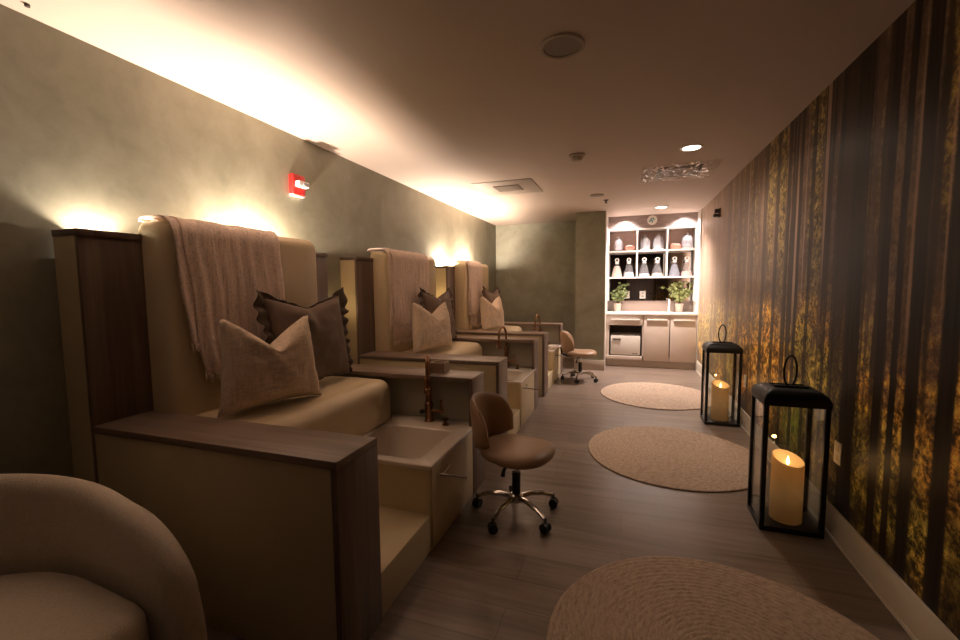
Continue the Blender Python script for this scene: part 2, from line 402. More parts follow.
# ------------------------------------------------------------------ pedicure bench
BX = -1.62                                           # bench origin in x
PITCH = 1.985
Y0 = 1.18
def bench():
    r = thing('pedicure_bench', '', 'pedicure bench', (BX, Y0, 0), 'row of built in pedicure benches along the plaster wall')
    X = lambda x: x - BX
    W, L = X(XL + .004), 1.61
    F = X(-.928); PF = X(-2.205)
    # tall back panel: cream carcass with an open light trough along the wall
    m = MB()
    m.box(W, X(-2.225), .004, .06, 0, 1.61).box(W, X(-2.225), L - .06, L - .004, 0, 1.61)
    m.box(X(-2.255), X(-2.225), .06, L - .06, 0, 1.61).box(W, X(-2.255), .06, L - .06, 1.50, 1.52)
    m.build('back_carcass', 'cream', r)
    MB().box(X(-2.225), PF, .004, L - .004, 0, 1.61, .001).build('back_panel', 'wood_z', r)
    m = MB()
    m.box(W, X(-2.198), 0, .06, 1.61, 1.638, .002).box(W, X(-2.198), L - .06, L, 1.61, 1.638, .002).box(X(-2.25), X(-2.198), .06, L - .06, 1.61, 1.638, .002)
    m.build('back_cap', 'wood_y', r)
    for y in (.15, 1.05):
        u = MB().ring([(.024, 0), (.030, 0), (.034, .004), (.034, .022), (.028, .026), (.024, .024)], (X(-2.322), y, 1.52), 24).build('uplight', 'chrome', r)
        MB().lathe([(.002, 0), (.023, 0), (.023, .003), (.002, .004)], (X(-2.322), y, 1.544), 20).build('uplight_lens', 'puck', u)
    # near arm: cream side, wood top and wood end
    MB().box(PF, F - .026, .006, .25, 0, .75, .001).build('side_panel', 'cream', r)
    MB().box(PF, F, 0, .256, .75, .78, .0025).build('armrest_top', 'wood_x', r)
    MB().box(F - .026, F, 0, .256, .0, .75, .002).build('armrest_end', 'wood_z', r)
    MB().box(PF, F - .01, .256, .745, 0, .195, .004).build('footrest', 'cream', r)
    MB().box(PF, X(-1.60), .256, 1.375, .195, .455, .002).build('seat_base', 'cream', r)
    # upholstery
    def sect(y, k=0.0):                              # back cushion outline in x,z
        rr = .065
        p = []
        xf, xb, zt, zb = X(-2.045) - k, X(-2.243) + k * .5, 1.705 - k, .735
        p.append((xf, zb))
        for i in range(9):
            a = i / 8 * PI / 2; p.append((xf - rr + rr * math.cos(a), zt - rr + rr * math.sin(a)))
        for i in range(6):
            a = PI / 2 + i / 5 * PI / 2; p.append((xb + .03 + .03 * math.cos(a), zt - .03 + .03 * math.sin(a)))
        p += [(xb, 1.642), (PF + .002, 1.642), (PF + .002, zb)]
        return [(x, y, z) for x, z in p]
    ys = [(.258, .05), (.262, .026), (.275, .010), (.30, 0)] + [(.30 + (1.275 - .30) * i / 10, 0) for i in range(1, 10)] + [(1.275, 0), (1.30, .010), (1.313, .026), (1.317, .05)]
    MB().loft([sect(y, k) for y, k in ys]).build('back_cushion', 'vinyl', r, angle=50)
    def seat(y, k=0.0):
        xf, xb, zt, zb = X(-1.515) - k, PF + .004, .742 - k, .457
        p = [(xf - .015, zb), (xf, zb + .02)]
        rr = .085
        for i in range(11):
            a = i / 10 * PI / 2; p.append((xf - rr + rr * math.cos(a) , zt - rr + rr * math.sin(a)))
        p += [(X(-1.8), zt + .004), (xb, zt - .004), (xb, zb)]
        return [(x, y, z) for x, z in p]
    MB().loft([seat(y, k) for y, k in [(.258, .03), (.264, .014), (.28, .004), (.31, 0), (.6, -.003), (.8, -.004), (1.1, -.003), (1.32, 0), (1.348, .004), (1.364, .014), (1.37, .03)]]).build('seat_cushion', 'vinyl', r, angle=50)
    # sink cabinet
    sk = MB().box(X(-1.598), F - .006, .745, 1.372, 0, .215, .001).box(X(-1.598), X(-1.55), .745, 1.47, .215, .437).box(F - .05, F - .006, .745, 1.372, .215, .437, .001).box(X(-1.55), F - .05, .745, .79, .215, .437).box(X(-1.55), F - .05, 1.36, 1.47, .215, .437).build('sink_cabinet', 'cream', r)
    MB().box(F - .006, F, .75, 1.366, .012, .434, .002).build('cabinet_door', 'cream', sk)
    q = MB()
    q.tube([(F, .815, .385), (F + .018, .815, .385), (F + .03, .82, .385)], .007, 8).tube([(F + .03, .818, .385), (F + .155, .85, .372)], .006, 8).tube([(F, .93, .39), (F + .02, .93, .39), (F + .028, .82, .387)], .004, 8)
    q.build('towel_bar', 'chrome', sk)
    # basin with rounded corners
    def rrect(x0, x1, y0, y1, z, rad, n=6):
        pts = []
        for cx, cy, a0 in ((x1 - rad, y1 - rad, 0), (x0 + rad, y1 - rad, PI / 2), (x0 + rad, y0 + rad, PI), (x1 - rad, y0 + rad, 1.5 * PI)):
            for i in range(n + 1):
                a = a0 + i / n * PI / 2; pts.append((cx + rad * math.cos(a), cy + rad * math.sin(a), z))
        return pts
    ox0, ox1, oy0, oy1 = X(-1.597), F + .004, .735, 1.476
    ix0, ix1, iy0, iy1 = X(-1.50), F - .105, .80, 1.27
    b = MB().loft([rrect(ox0, ox1, oy0, oy1, .437, .012), rrect(ox0, ox1, oy0, oy1, .456, .012), rrect(ox0 + .005, ox1 - .005, oy0 + .005, oy1 - .005, .461, .012),
                   rrect(ix0 - .012, ix1 + .012, iy0 - .012, iy1 + .012, .461, .055), rrect(ix0, ix1, iy0, iy1, .452, .05), rrect(ix0 + .02, ix1 - .02, iy0 + .02, iy1 - .02, .29, .06), rrect(ix0 + .06, ix1 - .06, iy0 + .06, iy1 - .06, .245, .06), rrect(ix0 + .15, ix1 - .15, iy0 + .15, iy1 - .15, .24, .03)], True, False)
    b.b.faces.new([v for v in b.b.verts][-28:])
    b = b.build('basin', 'ceramic', r, angle=40)
    MB().lathe([(.004, 0), (.028, 0), (.03, .003), (.02, .006), (.004, .005)], ((ix0 + ix1) / 2, (iy0 + iy1) / 2, .241), 20).build('drain', 'copper', b)
    # far ledge over the sink
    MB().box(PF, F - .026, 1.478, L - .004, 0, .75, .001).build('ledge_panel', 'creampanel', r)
    MB().box(PF, F, 1.372, L, .75, .78, .0025).build('ledge_top', 'wood_x', r)
    MB().box(F - .026, F, 1.374, L, .0, .75, .002).build('ledge_end', 'wood_z', r)
    # faucet
    fx, fy, fz = X(-1.255), 1.405, .461
    f = MB().lathe([(.034, 0), (.034, .006), (.029, .012), (.027, .10), (.030, .104), (.030, .125), (.022, .135), (.019, .20), (.023, .205), (.023, .225), (.015, .235), (.015, .27), (.011, .275)], (fx, fy, fz), 24).build('faucet', 'copper', r)
    d = Vector((.38, -.92, 0)).normalized()
    P = [Vector((fx, fy, fz + .25)), Vector((fx, fy, fz + .36))]
    for i in range(1, 13):
        a = PI - i / 12 * PI; P.append(Vector((fx, fy, fz + .36)) + d * (.075 + .075 * math.cos(a)) + Vector((0, 0, .10 * math.sin(a))))
    P.append(P[-1] + Vector((0, 0, -.03)))
    q = MB().tube(P, .012, 12)
    e = P[-1]; q.lathe([(.013, 0), (.018, -.01), (.018, -.07), (.022, -.075), (.022, -.10), (.012, -.105)][::-1], tuple(e), 16)
    q.tube([e + Vector((0, 0, -.05)), e + Vector((.0, 0, -.05)) + d * .035, e + Vector((0, 0, -.035)) + d * .045], .006, 8)
    q.build('spout', 'copper', f)
    q = MB().tube([(fx, fy, fz + .075), (fx + .085, fy - .01, fz + .075)], .012, 12).lathe([(.013, -.014), (.017, -.008), (.017, .012), (.010, .02), (.007, .05), (.010, .075), (.004, .082)], (fx + .095, fy - .011, fz + .075), 14)
    q.build('tap_lever', 'copper', f)
    MB().lathe([(.012, -.013), (.018, -.006), (.018, .006), (.012, .013)], (fx - .055, fy, fz + .06), 14).tube([(fx, fy, fz + .06), (fx - .05, fy, fz + .06)], .008, 8).build('spray_dock', 'blackplastic', f)
    MB().lathe([(.022, 0), (.024, .006), (.012, .012), (.009, .03), (.02, .034), (.02, .042), (.006, .046)], (fx + .14, fy - .045, fz), 18).build('drain_knob', 'copper', f)
    return r
bench1 = bench()
bench1['label'] = 'nearest cream and walnut pedicure bench, with the armchair in front of its side panel'
bench2 = copy_tree(bench1); bench2.location.y = Y0 + PITCH
bench2['label'] = 'middle pedicure bench between two others, its back cushion almost covered by a throw'
bench3 = copy_tree(bench1); bench3.location.y = Y0 + 2 * PITCH
bench3['label'] = 'pedicure bench nearest the far plaster wall, beside the distant stool'

for bn in (bench2, bench3):
    fo = next(c for c in bn.children if c.name.startswith('faucet'))
    sp = next(c for c in fo.children if c.name.startswith('spout'))
    pv = Vector((-1.255 - BX, 1.405, 0))
    sp.matrix_local = Matrix.Translation(pv) @ Matrix.Rotation(-.66, 4, 'Z') @ Matrix.Translation(-pv)

# small wooden box on the first ledge, dark cloth at its back corner
bx = thing('wooden_box', 'small light wooden box on the ledge of the nearest bench', 'box', (-1.225, 2.70, .7805))
MB().box(-.055, .055, -.045, .045, 0, .008).box(-.055, -.047, -.045, .045, .008, .07).box(.047, .055, -.045, .045, .008, .07).box(-.047, .047, -.045, -.037, .008, .07).box(-.047, .047, .037, .045, .008, .07).build('box_body', 'boxwood', bx)
MB().box(-.046, .046, -.036, .036, .009, .055, .008).build('tissue_stack', 'white', bx)
tag(MB().box(-2.20, -1.965, 2.60, 2.745, .781, .815, .014, 3).build('folded_cloth', 'darkcloth'), 'dark folded cloth on the ledge behind the ruffled brown pillow', 'cloth')

# ------------------------------------------------------------------ throws
def throw(y0, y1, zb, off, seed, label, lean=0.0, back=.25):
    # path over the cushion top, from behind to the front hem
    path = [(-2.240, 1.700), (-2.236, 1.712), (-2.226, 1.719), (-2.20, 1.722), (-2.15, 1.722), (-2.10, 1.722), (-2.065, 1.714), (-2.04, 1.69), (-2.028, 1.65)]
    n = 34
    for i in range(1, n + 1):
        path.append((-2.028, 1.65 + (zb - 1.65) * i / n))
    m = len(path)
    def layer(ya, yb, dx, zcut, sd):
        pts = [p for p in path if p[1] >= zcut or p[0] < -2.03]
        k = len(pts)
        def f(u, v):
            i = v * (k - 1); x, z = pts[min(int(round(i)), k - 1)]
            fall = max(0.0, (1.66 - z)) / 1.0
            y = ya + (yb - ya) * u + lean * fall * (1 - u * .6)
            fold = .017 * noise.noise((u * 9 + sd, z * .7, sd)) + .006 * noise.noise((u * 24 + sd, z * 1.3, sd + 4)) + .002 * noise.noise((u * 60, z * 25, sd))
            edge = .006 * math.sin(z * 14 + sd)
            amp = .35 + min(1.0, fall * 2.0)
            top = 1.0 if fall > 0 else .3
            return (x + dx + abs(fold) * amp * top + .004 * top, y + edge, z + (fold * .4 + .004 if fall == 0 else 0) + (dx if fall == 0 else 0) + (.035 * noise.noise((u * 4 + sd, 1.7, sd)) if v > .93 else 0))
        return f, k
    f, k = layer(y0, y1, 0, zb, seed)
    o = MB().grid(f, 56, k).build('throw_blanket', 'throw', angle=180, solid=.006)
    tag(o, label, 'throw blanket', 'dusty throws over the bench backs')
    f2, k2 = layer(y0 - .05, y0 + (y1 - y0) * .42, -.0045, zb + .16, seed + 3)
    uf = MB().grid(f2, 30, k2).build('under_fold', 'throw', o, angle=180, solid=.005)
    rnd = random.Random(seed)
    for ff, cnt, par in ((f, 70, o), (f2, 36, uf)):
        fr = MB()
        for i in range(cnt):
            u = i / (cnt - 1); p = Vector(ff(u, 1.0)); ln = rnd.uniform(.02, .05)
            q = p + Vector((rnd.uniform(0, .014), rnd.uniform(-.016, .016), -ln))
            mid = (p + q) / 2 + Vector((rnd.uniform(0, .010), rnd.uniform(-.012, .012), 0))
            fr.tube([p + Vector((0, 0, .008)), mid, q], [.0036, .003, .0018], 4)
        fr.build('fringe', 'throw', par)
    return o
throw(1.505, 2.12, .93, 0, 1.3, 'dusty pink throw with frayed hem over the nearest bench back', .10)
throw(3.447, 4.22, .86, 0, 5.1, 'dusty throw spread over most of the middle bench back', .0)
throw(5.52, 6.05, .83, 0, 9.7, 'dusty throw over the bench back nearest the far wall', .0)

# ------------------------------------------------------------------ pillows
def pillow_fn(w, h, t, chop, seed, cx=0.0):
    def pos(u, v, side):
        pin = .10
        x = u * w / 2 * (1 - pin * (1 - v * v) * abs(u) ** 2) * (1 - (.15 * (v + 1) / 2 - .02 if chop > .1 else 0))
        z = v * h / 2 * (1 - pin * (1 - u * u) * abs(v) ** 2)
        tt = (max(0, (1 - u * u)) * max(0, (1 - v * v))) ** .42
        y = -side * t * tt
        wr = .010 * noise.noise((u * 2.3 + seed, v * 2.3, side + seed)) + .004 * noise.noise((u * 7 + seed, v * 7, side))
        y += wr * tt * 2
        if chop:
            c = max(0.0, 1 - abs(u - cx) / .88) ** 1.35
            up = max(0.0, (v + .55) / 1.55) ** 1.6
            z -= chop * c * up
            y *= 1 + .35 * (c * up)
            dent = math.exp(-((u - cx) / .14) ** 2) * max(0, v) ** 1.0
            y += side * .028 * dent * tt
        return (x, y, z)
    return pos
def pose(o, base, wdir, lean, roll=0.0, h=.5):
    wv = Vector((wdir[0], wdir[1], 0)).normalized()
    out = Vector((wv.y, -wv.x, 0))                   # front normal
    up = (Vector((0, 0, 1)) * math.cos(lean) - out * math.sin(lean)).normalized()
    fr = wv.cross(up)                                # local +y is the back
    R = Matrix((wv, fr, up)).transposed().to_4x4() @ Matrix.Rotation(roll, 4, 'Y')
    o.matrix_world = Matrix.Translation(Vector(base) + up * h / 2) @ R
def make_pillow(w, h, t, chop, mat, seed, cx=0.0, ruffle=0.0):
    f = pillow_fn(w, h, t, chop, seed, cx); n = 30
    m = MB()
    m.grid(lambda a, b: f(a * 2 - 1, b * 2 - 1, 1), n, n); m.grid(lambda a, b: f(a * 2 - 1, b * 2 - 1, -1), n, n)
    o = m.build('pillow', mat, angle=180, weld=.0006)
    if ruffle:
        per = []
        k = 90
        for i in range(k): per.append((-1 + 2 * i / k, -1))
        for i in range(k): per.append((1, -1 + 2 * i / k))
        for i in range(k): per.append((1 - 2 * i / k, 1))
        for i in range(k): per.append((-1, 1 - 2 * i / k))
        N = len(per)
        def rf(a, b):
            i = int(round(a * N)) % N; u, v = per[i]
            p = Vector(f(u, v, 1)); c = Vector((p.x, 0, p.z))
            d = Vector((math.copysign(abs(u) ** 9, u), 0, math.copysign(abs(v) ** 9, v))).normalized()
            ph = i * 2 * PI / 11.25
            amp = .017 * b ** .7 * (1 + .4 * math.sin(i * .21))
            ln = ruffle * (1 + .10 * math.sin(i * .23 + seed) - .10 * (abs(u * v)) ** 8) * (1 if v > -.55 else max(.12, 1 - (-.55 - v) / .40))
            if v > .98: ln *= .16 + .84 * abs(u) ** 6
            elif v > -.55: ln *= .50 + .65 * (v + .55) / 1.55
            amp *= min(1.3, .25 + .75 * ln / ruffle)
            return tuple(p + d * (ln * b - .006) + Vector((.006 * b * math.sin(ph * .5), amp * math.sin(ph) + .012 * b, .006 * b * math.cos(ph * .37))))
        MB().grid(rf, N, 6, closeu=True).build('ruffle', 'mochadark', o, angle=180, solid=.003)
        seam = [f(u, v, 1) for u, v in per]
        MB().tube(seam, .005, 6, close=True).build('piping', 'mochadark', o)
    return o
def pillow_pair(dy, la, lb, var):
    a = make_pillow(.57, .47, .105, .155, 'linen', 2.0 + var, var * .06)
    tag(a, la, 'pillow', 'chopped linen pillows on the benches')
    pose(a, (-1.745 + (.012 if var > 0 else 0), 1.752 + dy - (.02 if var > 0 else 0), .758), (.24, 1.0), .12, .03, .47)
    b = make_pillow(.66, .56, .080, .055, 'mocha', 11.0 + var, 0, .075)
    tag(b, lb, 'pillow', 'ruffled brown pillows on the benches')
    pose(b, (-1.855, 2.21 + dy, .768), (.03, 1.0), .14, 0, .56)
    return a, b
pillow_pair(0, 'beige linen pillow with a chopped top, standing on the nearest bench', 'dark brown ruffled pillow behind the linen one on the nearest bench', 0)
pillow_pair(PITCH, 'beige linen pillow with a chopped top on the middle bench', 'dark brown ruffled pillow tucked behind linen on the middle bench', .4)
pillow_pair(2 * PITCH, 'beige linen pillow with a chopped top on the bench nearest the far wall', 'brown ruffled pillow behind linen on the bench nearest the far wall', -.5)

# ------------------------------------------------------------------ technician stools
def stool():
    r = thing('technician_stool', '', 'stool', (-.605, 2.42, 0), 'tan leather technician stools')
    # saddle seat
    nu, nv = 48, 9
    def outline(a):
        c, s = math.cos(a), math.sin(a)
        ex = 2.6
        rr = (abs(c) ** ex + abs(s) ** ex) ** (-1 / ex)
        return .225 * c * rr * (1.0 if c > 0 else .92), .205 * s * rr * (1 + .06 * c)
    def top(x, y): return .437 + .16 * x * x * (1 if x > 0 else .6) - .35 * y * y * (1 if x > -.05 else .4) - 1.3 * max(0, x - .13) ** 2
    m = MB(); rings = []
    for k, dz in ((.02, 0), (.35, 0), (.65, -.001), (.84, -.004), (.93, -.010), (.985, -.022), (1.0, -.036), (.99, -.05), (.95, -.06), (.80, -.064), (.4, -.066), (.02, -.066)):
        ring = []
        for i in range(nu):
            x, y = outline(2 * PI * i / nu); x, y = x * k, y * k
            ring.append((x, y, top(x, y) + dz))
        rings.append(ring)
    m.loft(rings); m.build('seat', 'leather', r, angle=60)
    # wrap-around backrest
    def shell(sgn):
        def f(a, b):
            th = PI + (a - .5) * 2 * 1.2
            e = abs(a - .5) * 2
            zt = .712 - .06 * e ** 2 - .10 * e ** 8; zb = .395 + .06 * e ** 2
            z = zb + (zt - zb) * b
            tp = (1 - abs(2 * b - 1) ** 5) ** .5 * (1 - e ** 8) ** .5
            rad = .245 + .03 * (b - .3) + sgn * .021 * tp
            return (.0 + rad * math.cos(th) * 1.02, rad * math.sin(th) * .82, z)
        return f
    m = MB().grid(shell(1), 41, 17).grid(shell(-1), 41, 17)
    m.build('backrest', 'leather', r, angle=80, weld=.0008)
    MB().tube([(-.10, 0, .352), (-.20, 0, .355), (-.262, 0, .38), (-.272, 0, .47)], .014, 8).build('back_bracket', 'blackmetal', r)
    MB().lathe([(.09, .360), (.09, .372), (.03, .372)][::-1], n=20).build('seat_plate', 'blackmetal', r)
    q = MB().cyl((0, 0, .10), (0, 0, .26), .026, 18).build('column_sleeve', 'blackplastic', r)
    MB().cyl((0, 0, .25), (0, 0, .365), .014, 16).build('gas_piston', 'chrome', r)
    MB().tube([(0, 0, .335), (-.03, -.05, .325), (-.05, -.075, .29), (-.055, -.08, .255)], [.007, .007, .010, .014], 8).build('height_lever', 'blackplastic', r)
    MB().lathe([(.02, .075), (.042, .082), (.042, .118), (.03, .13)], n=20).build('base_hub', 'chrome', r)
    for i in range(5):
        a = 2 * PI * i / 5 + .75
        dx, dy = math.cos(a), math.sin(a)
        pth = [(dx * .03, dy * .03, .105), (dx * .10, dy * .10, .112), (dx * .18, dy * .18, .100), (dx * .245, dy * .245, .075)]
        g = MB().tube(pth, [.016, .015, .013, .012], 10).build('leg', 'chrome', r)
        cx, cy = dx * .25, dy * .25
        s = MB().cyl((cx, cy, .045), (cx, cy, .085), .007, 8)
        ex, ey = math.cos(a + .9 + i), math.sin(a + .9 + i)
        for k in (-1, 1):
            s.tube([(cx + ex * k * .022, cy + ey * k * .022, .027), (cx + ex * k * .006, cy + ey * k * .006, .027)], .0275, 16)
        s.tube([(cx - ex * .02, cy - ey * .02, .03), (cx + ex * .02, cy + ey * .02, .03)], .02, 10)
        s.build('caster', 'blackplastic', g)
    return r
st1 = stool(); st1['label'] = 'tan leather stool on casters beside the nearest foot basin'; st1.rotation_euler.z = -.12
st2 = copy_tree(st1); st2.location = (-.605, 6.24, 0); st2.rotation_euler.z = .1
st2['label'] = 'distant tan leather stool in front of the plaster pillar'

# ------------------------------------------------------------------ jute rugs
def rug():
    prof = [(.0005, .010)]
    n = 27; R = .66; w = R / n
    for i in range(n):
        for k in (.12, .5, .88):
            prof.append((w * (i + k), .0085 + (.0055 if k == .5 else .0015)))
    prof += [(R, .006), (R - .002, .0005)]
    m = MB(); N = 120; rings = []
    for r_, z in prof:
        rings.append([(r_ * (1 + (.004 * math.sin(3 * a_ + 1) + .003 * math.sin(5 * a_)) * (r_ / R)) * math.cos(a_), r_ * (1 + .004 * math.sin(4 * a_) * (r_ / R)) * math.sin(a_), z) for a_ in (2 * PI * i / N for i in range(N))])
    m.loft(rings); return m.build('rug', 'jute', angle=180)
rg = rug(); rg.location = (.385, 1.60, 0); tag(rg, 'round braided jute rug nearest the camera, cut off by the frame', 'rug', 'round jute rugs down the aisle')
for y, l in ((3.69, 'round jute rug in the middle, just beyond the large lantern'), (5.63, 'round jute rug farthest away, nearest the lit niche')):
    c = rg.copy(); C.objects.link(c); c.location = (.375, y, 0); c.rotation_euler.z = y; c['label'] = l

# ------------------------------------------------------------------ lanterns and candles
def rring(hx, hy, z, rad, n=5):
    pts = []
    for cx, cy, a0 in ((hx - rad, hy - rad, 0), (-hx + rad, hy - rad, PI / 2), (-hx + rad, -hy + rad, PI), (hx - rad, -hy + rad, 1.5 * PI)):
        for i in range(n + 1):
            a = a0 + i / n * PI / 2; pts.append((cx + rad * math.cos(a), cy + rad * math.sin(a), z))
    return pts
def lantern():
    r = thing('lantern', '', 'lantern', (.882, 2.795, 0), 'black floor lanterns along the mural')
    hx, hy = .152, .128
    MB().box(-hx, hx, -hy, hy, .0, .028, .003).build('base', 'blackmetal', r)
    p = .024
    for sx in (-1, 1):
        for sy in (-1, 1):
            x0 = sx * hx if sx < 0 else hx - p; y0 = sy * hy if sy < 0 else hy - p
            MB().box(x0, x0 + p, y0, y0 + p, .028, .715, .002).build('post', 'blackmetal', r)
    for a, b in (((-hx + p, hx - p), (-hy + .008, -hy + .012)), ((-hx + p, hx - p), (hy - .012, hy - .008))):
        MB().box(a[0], a[1], b[0], b[1], .028, .712).build('glass_pane', 'glass', r)
    for x in (-hx + .008, hx - .012):
        MB().box(x, x + .004, -hy + p, hy - p, .028, .712).build('glass_pane', 'glass', r)
    rf = MB().loft([rring(hx - .03, hy - .03, .712, .004), rring(hx + .004, hy + .004, .712, .006), rring(hx + .004, hy + .004, .742, .006), rring(hx - .006, hy - .006, .768, .01), rring(hx - .03, hy - .03, .790, .012), rring(hx - .062, hy - .062, .800, .012),
                    rring(hx - .066, hy - .066, .800, .010), rring(hx - .068, hy - .068, .772, .010), rring(hx - .068, hy - .068, .764, .010)]).build('roof', 'blackmetal', r)
    MB().box(-hx + .06, hx - .06, -.012, .012, .790, .803, .002).build('roof_bar', 'blackmetal', rf)
    ring = [(.036 * math.cos(a) , .018 * math.cos(a), .885 + .086 * math.sin(a)) for a in (2 * PI * i / 36 for i in range(36))]
    MB().tube(ring, .0055, 8, close=True).build('ring_handle', 'blackmetal', r)
    return r
ln1 = lantern(); ln1['label'] = 'large black glass lantern nearest the camera, its candle in full view'
ln2 = copy_tree(ln1); ln2.location = (.905, 4.70, 0); ln2['label'] = 'black glass lantern farther along the mural, beside the middle rug'

def candle(h):
    r = thing('pillar_candle', '', 'candle', (.89, 2.79, .029), 'flickering pillar candles in the lanterns')
    R = .078; n = 40
    ztop = lambda x, y: h - .012 * (x / R) + .022 * (y / R)
    rings = []
    for k in range(13):
        z = k / 12
        ring = []
        for i in range(n):
            a = 2 * PI * i / n; x, y = R * math.cos(a), R * math.sin(a)
            ring.append((x, y, z * ztop(x, y)))
        rings.append(ring)
    for rr, dz in ((.96, .004), (.9, .002), (.82, -.012), (.6, -.026), (.3, -.032), (.06, -.034)):
        ring = []
        for i in range(n):
            a = 2 * PI * i / n; x, y = R * math.cos(a) * rr, R * math.sin(a) * rr
            ring.append((x, y, ztop(x, y) + dz))
        rings.append(ring)
    rings = [[(p[0] * .98, p[1] * .98, 0.0) for p in rings[0]]] + rings
    MB().loft(rings).build('wax_body', 'wax', r, angle=60)
    MB().lathe([(.002, 0), (.007, .008), (.0085, .018), (.006, .032), (.002, .046), (.0005, .052)], (0, 0, h - .034), 12).build('flame', 'flame', r)
    return r
cd1 = candle(.352); cd1['label'] = 'tall ivory pillar candle glowing inside the large near lantern'
cd2 = copy_tree(cd1); cd2.location = (.905, 4.70, .029); cd2['label'] = 'ivory pillar candle glowing inside the farther lantern'

# ------------------------------------------------------------------ boucle armchair
def armchair():
    r = thing('armchair', 'rounded off white boucle armchair beside the nearest bench', 'armchair', (-1.64, .40, 0))
    ro, th, Lf = .525, .095, .41
    mid0 = ro - th / 2
    path = []                                        # (position, outward normal, distance from the back)
    na = 48
    for i in range(na + 1):
        a = -PI / 2 + PI * i / na
        path.append(((mid0 * math.sin(a), mid0 * math.cos(a)), (math.sin(a), math.cos(a)), abs(a) * mid0))
    ns = 22
    ext = [math.sin(k / ns * PI / 2) * Lf for k in range(1, ns + 1)]
    right = [((mid0, -e), (1, 0), PI / 2 * mid0 + e) for e in ext]
    left = [((-mid0, -e), (-1, 0), PI / 2 * mid0 + e) for e in ext][::-1]
    path = left + path + right
    S = PI / 2 * mid0 + Lf
    def sec(p, nrm, d):
        zt = .805 - .105 * min(1, d / .85) ** 1.6
        e = max(0.0, (d - (S - .34)) / .34)
        zt -= .33 * (1 - (1 - min(1, e) ** 2.2) ** .5) 
        zb = .045
        k = 1 - .55 * max(0.0, (d - (S - .05)) / .05) ** 2
        hw = th / 2 * k; hr = .062
        pts = []
        for i in range(10):
            q = i / 9; pts.append((hw + .018 * math.sin(PI * q) * k, zb + (zt - hr - zb) * q))
        for i in range(1, 14):
            q = i / 14 * PI; pts.append((hw * math.cos(q), zt - hr + hr * math.sin(q) ** .9))
        for i in range(10):
            q = i / 9; pts.append((-hw, zt - hr - (zt - hr - zb) * q))
        return [(p[0] + nrm[0] * x, p[1] + nrm[1] * x, z) for x, z in pts]
    MB().loft([sec(*q) for q in path]).build('back_shell', 'boucle', r, angle=60)
    ri = ro - th - .004
    out = []
    for i in range(41):
        a = PI * i / 40; out.append((ri * math.cos(a), ri * math.sin(a)))
    fr = -.37; c = .11
    for i in range(9):
        a = PI + PI / 2 * i / 8; out.append((-ri + c + c * math.cos(a), fr + c + c * math.sin(a)))
    for i in range(9):
        a = 1.5 * PI + PI / 2 * i / 8; out.append((ri - c + c * math.cos(a), fr + c + c * math.sin(a)))
    rings = []
    for k, z in ((.02, .10), (.9, .10), (.985, .12), (1, .16), (1, .40), (.992, .435), (.97, .458), (.93, .474), (.8, .485), (.5, .492), (.02, .494)):
        rings.append([(x * k, -.0 + (y + .0) * k, z) for x, y in out])
    MB().loft(rings).build('seat_cushion', 'boucle', r, angle=50)
    MB().lathe([(.28, .0), (.31, .0), (.31, .10), (.28, .10)], n=40).build('plinth', 'blackplastic', r)
    return r
ac = armchair(); ac.rotation_euler.z = PI / 2 - .08

# ------------------------------------------------------------------ ceiling and wall fittings
Z = ZC
s = thing('ceiling_speaker', 'large round speaker grille in the ceiling nearest the camera', 'speaker', (-.308, 2.151, Z))
MB().ring([(.088, -.001), (.108, -.001), (.108, -.007), (.100, -.011), (.088, -.007)], n=40).build('bezel', 'ventpaint', s)
MB().lathe([(.001, -.005), (.05, -.0045), (.089, -.003), (.089, -.001), (.001, -.001)], n=40).build('grille', 'speakergrille', s)
s = thing('smoke_detector', 'white smoke detector dome in the middle of the ceiling', 'smoke detector', (-.426, 3.932, Z))
MB().lathe([(.07, 0), (.07, -.012), (.055, -.018)], n=32).build('mounting_ring', 'ventpaint', s)
MB().lathe([(.05, -.014), (.05, -.036), (.038, -.05), (.012, -.053), (.001, -.053)], n=32).build('sensor_body', 'ventpaint', s)
s = thing('ceiling_vent', 'square flush air vent in the ceiling above the far benches', 'air vent', (-1.315, 4.93, Z))
MB().box(-.34, .34, -.34, .34, -.007, 0, .002).build('face_panel', 'ventpaint', s)
g = MB().box(-.15, .15, -.14, .14, -.011, -.007, .001).build('grille', 'ventdark', s)
m = MB()
for i in range(6): m.box(-.145, .145, -.125 + i * .045, -.105 + i * .045, -.017, -.011)
m.build('louver', 'ventpaint', g)
s = thing('ceiling_vent', 'air vent in the ceiling wrapped in crinkled clear plastic', 'air vent', (.485, 4.845, Z))
MB().box(-.20, .20, -.20, .20, -.010, 0, .002).build('face_panel', 'ventdark', s)
m = MB()
for i in range(7): m.box(-.17, .17, -.165 + i * .05, -.14 + i * .05, -.020, -.010)
m.build('louver', 'ventpaint', s)
def film(a, b):
    x, y = (a - .5) * .70, (b - .5) * .66
    e = min(.35 - abs(x), .33 - abs(y))
    z = -.004 - .022 * min(1, max(0, e) / .08) - .020 * abs(noise.noise((x * 13, y * 13, 3))) - .012 * abs(noise.noise((x * 34, y * 34, 8)))
    return (x, y, z if e > .002 else -.002)
MB().grid(film, 60, 60).build('plastic_film', 'film', s, angle=20)
def downlight(name, label, x, y, rad, on):
    s = thing(name, label, 'ceiling light', (x, y, Z))
    MB().ring([(rad * .78, -.001), (rad, -.001), (rad, -.006), (rad * .86, -.010), (rad * .78, -.006)], n=36).build('trim_ring', 'white', s)
    MB().lathe([(.001, -.016), (rad * .5, -.014), (rad * .76, -.008), (rad * .76, -.001), (.001, -.001)], n=36).build('lens', 'lamp' if on else 'ventpaint', s)
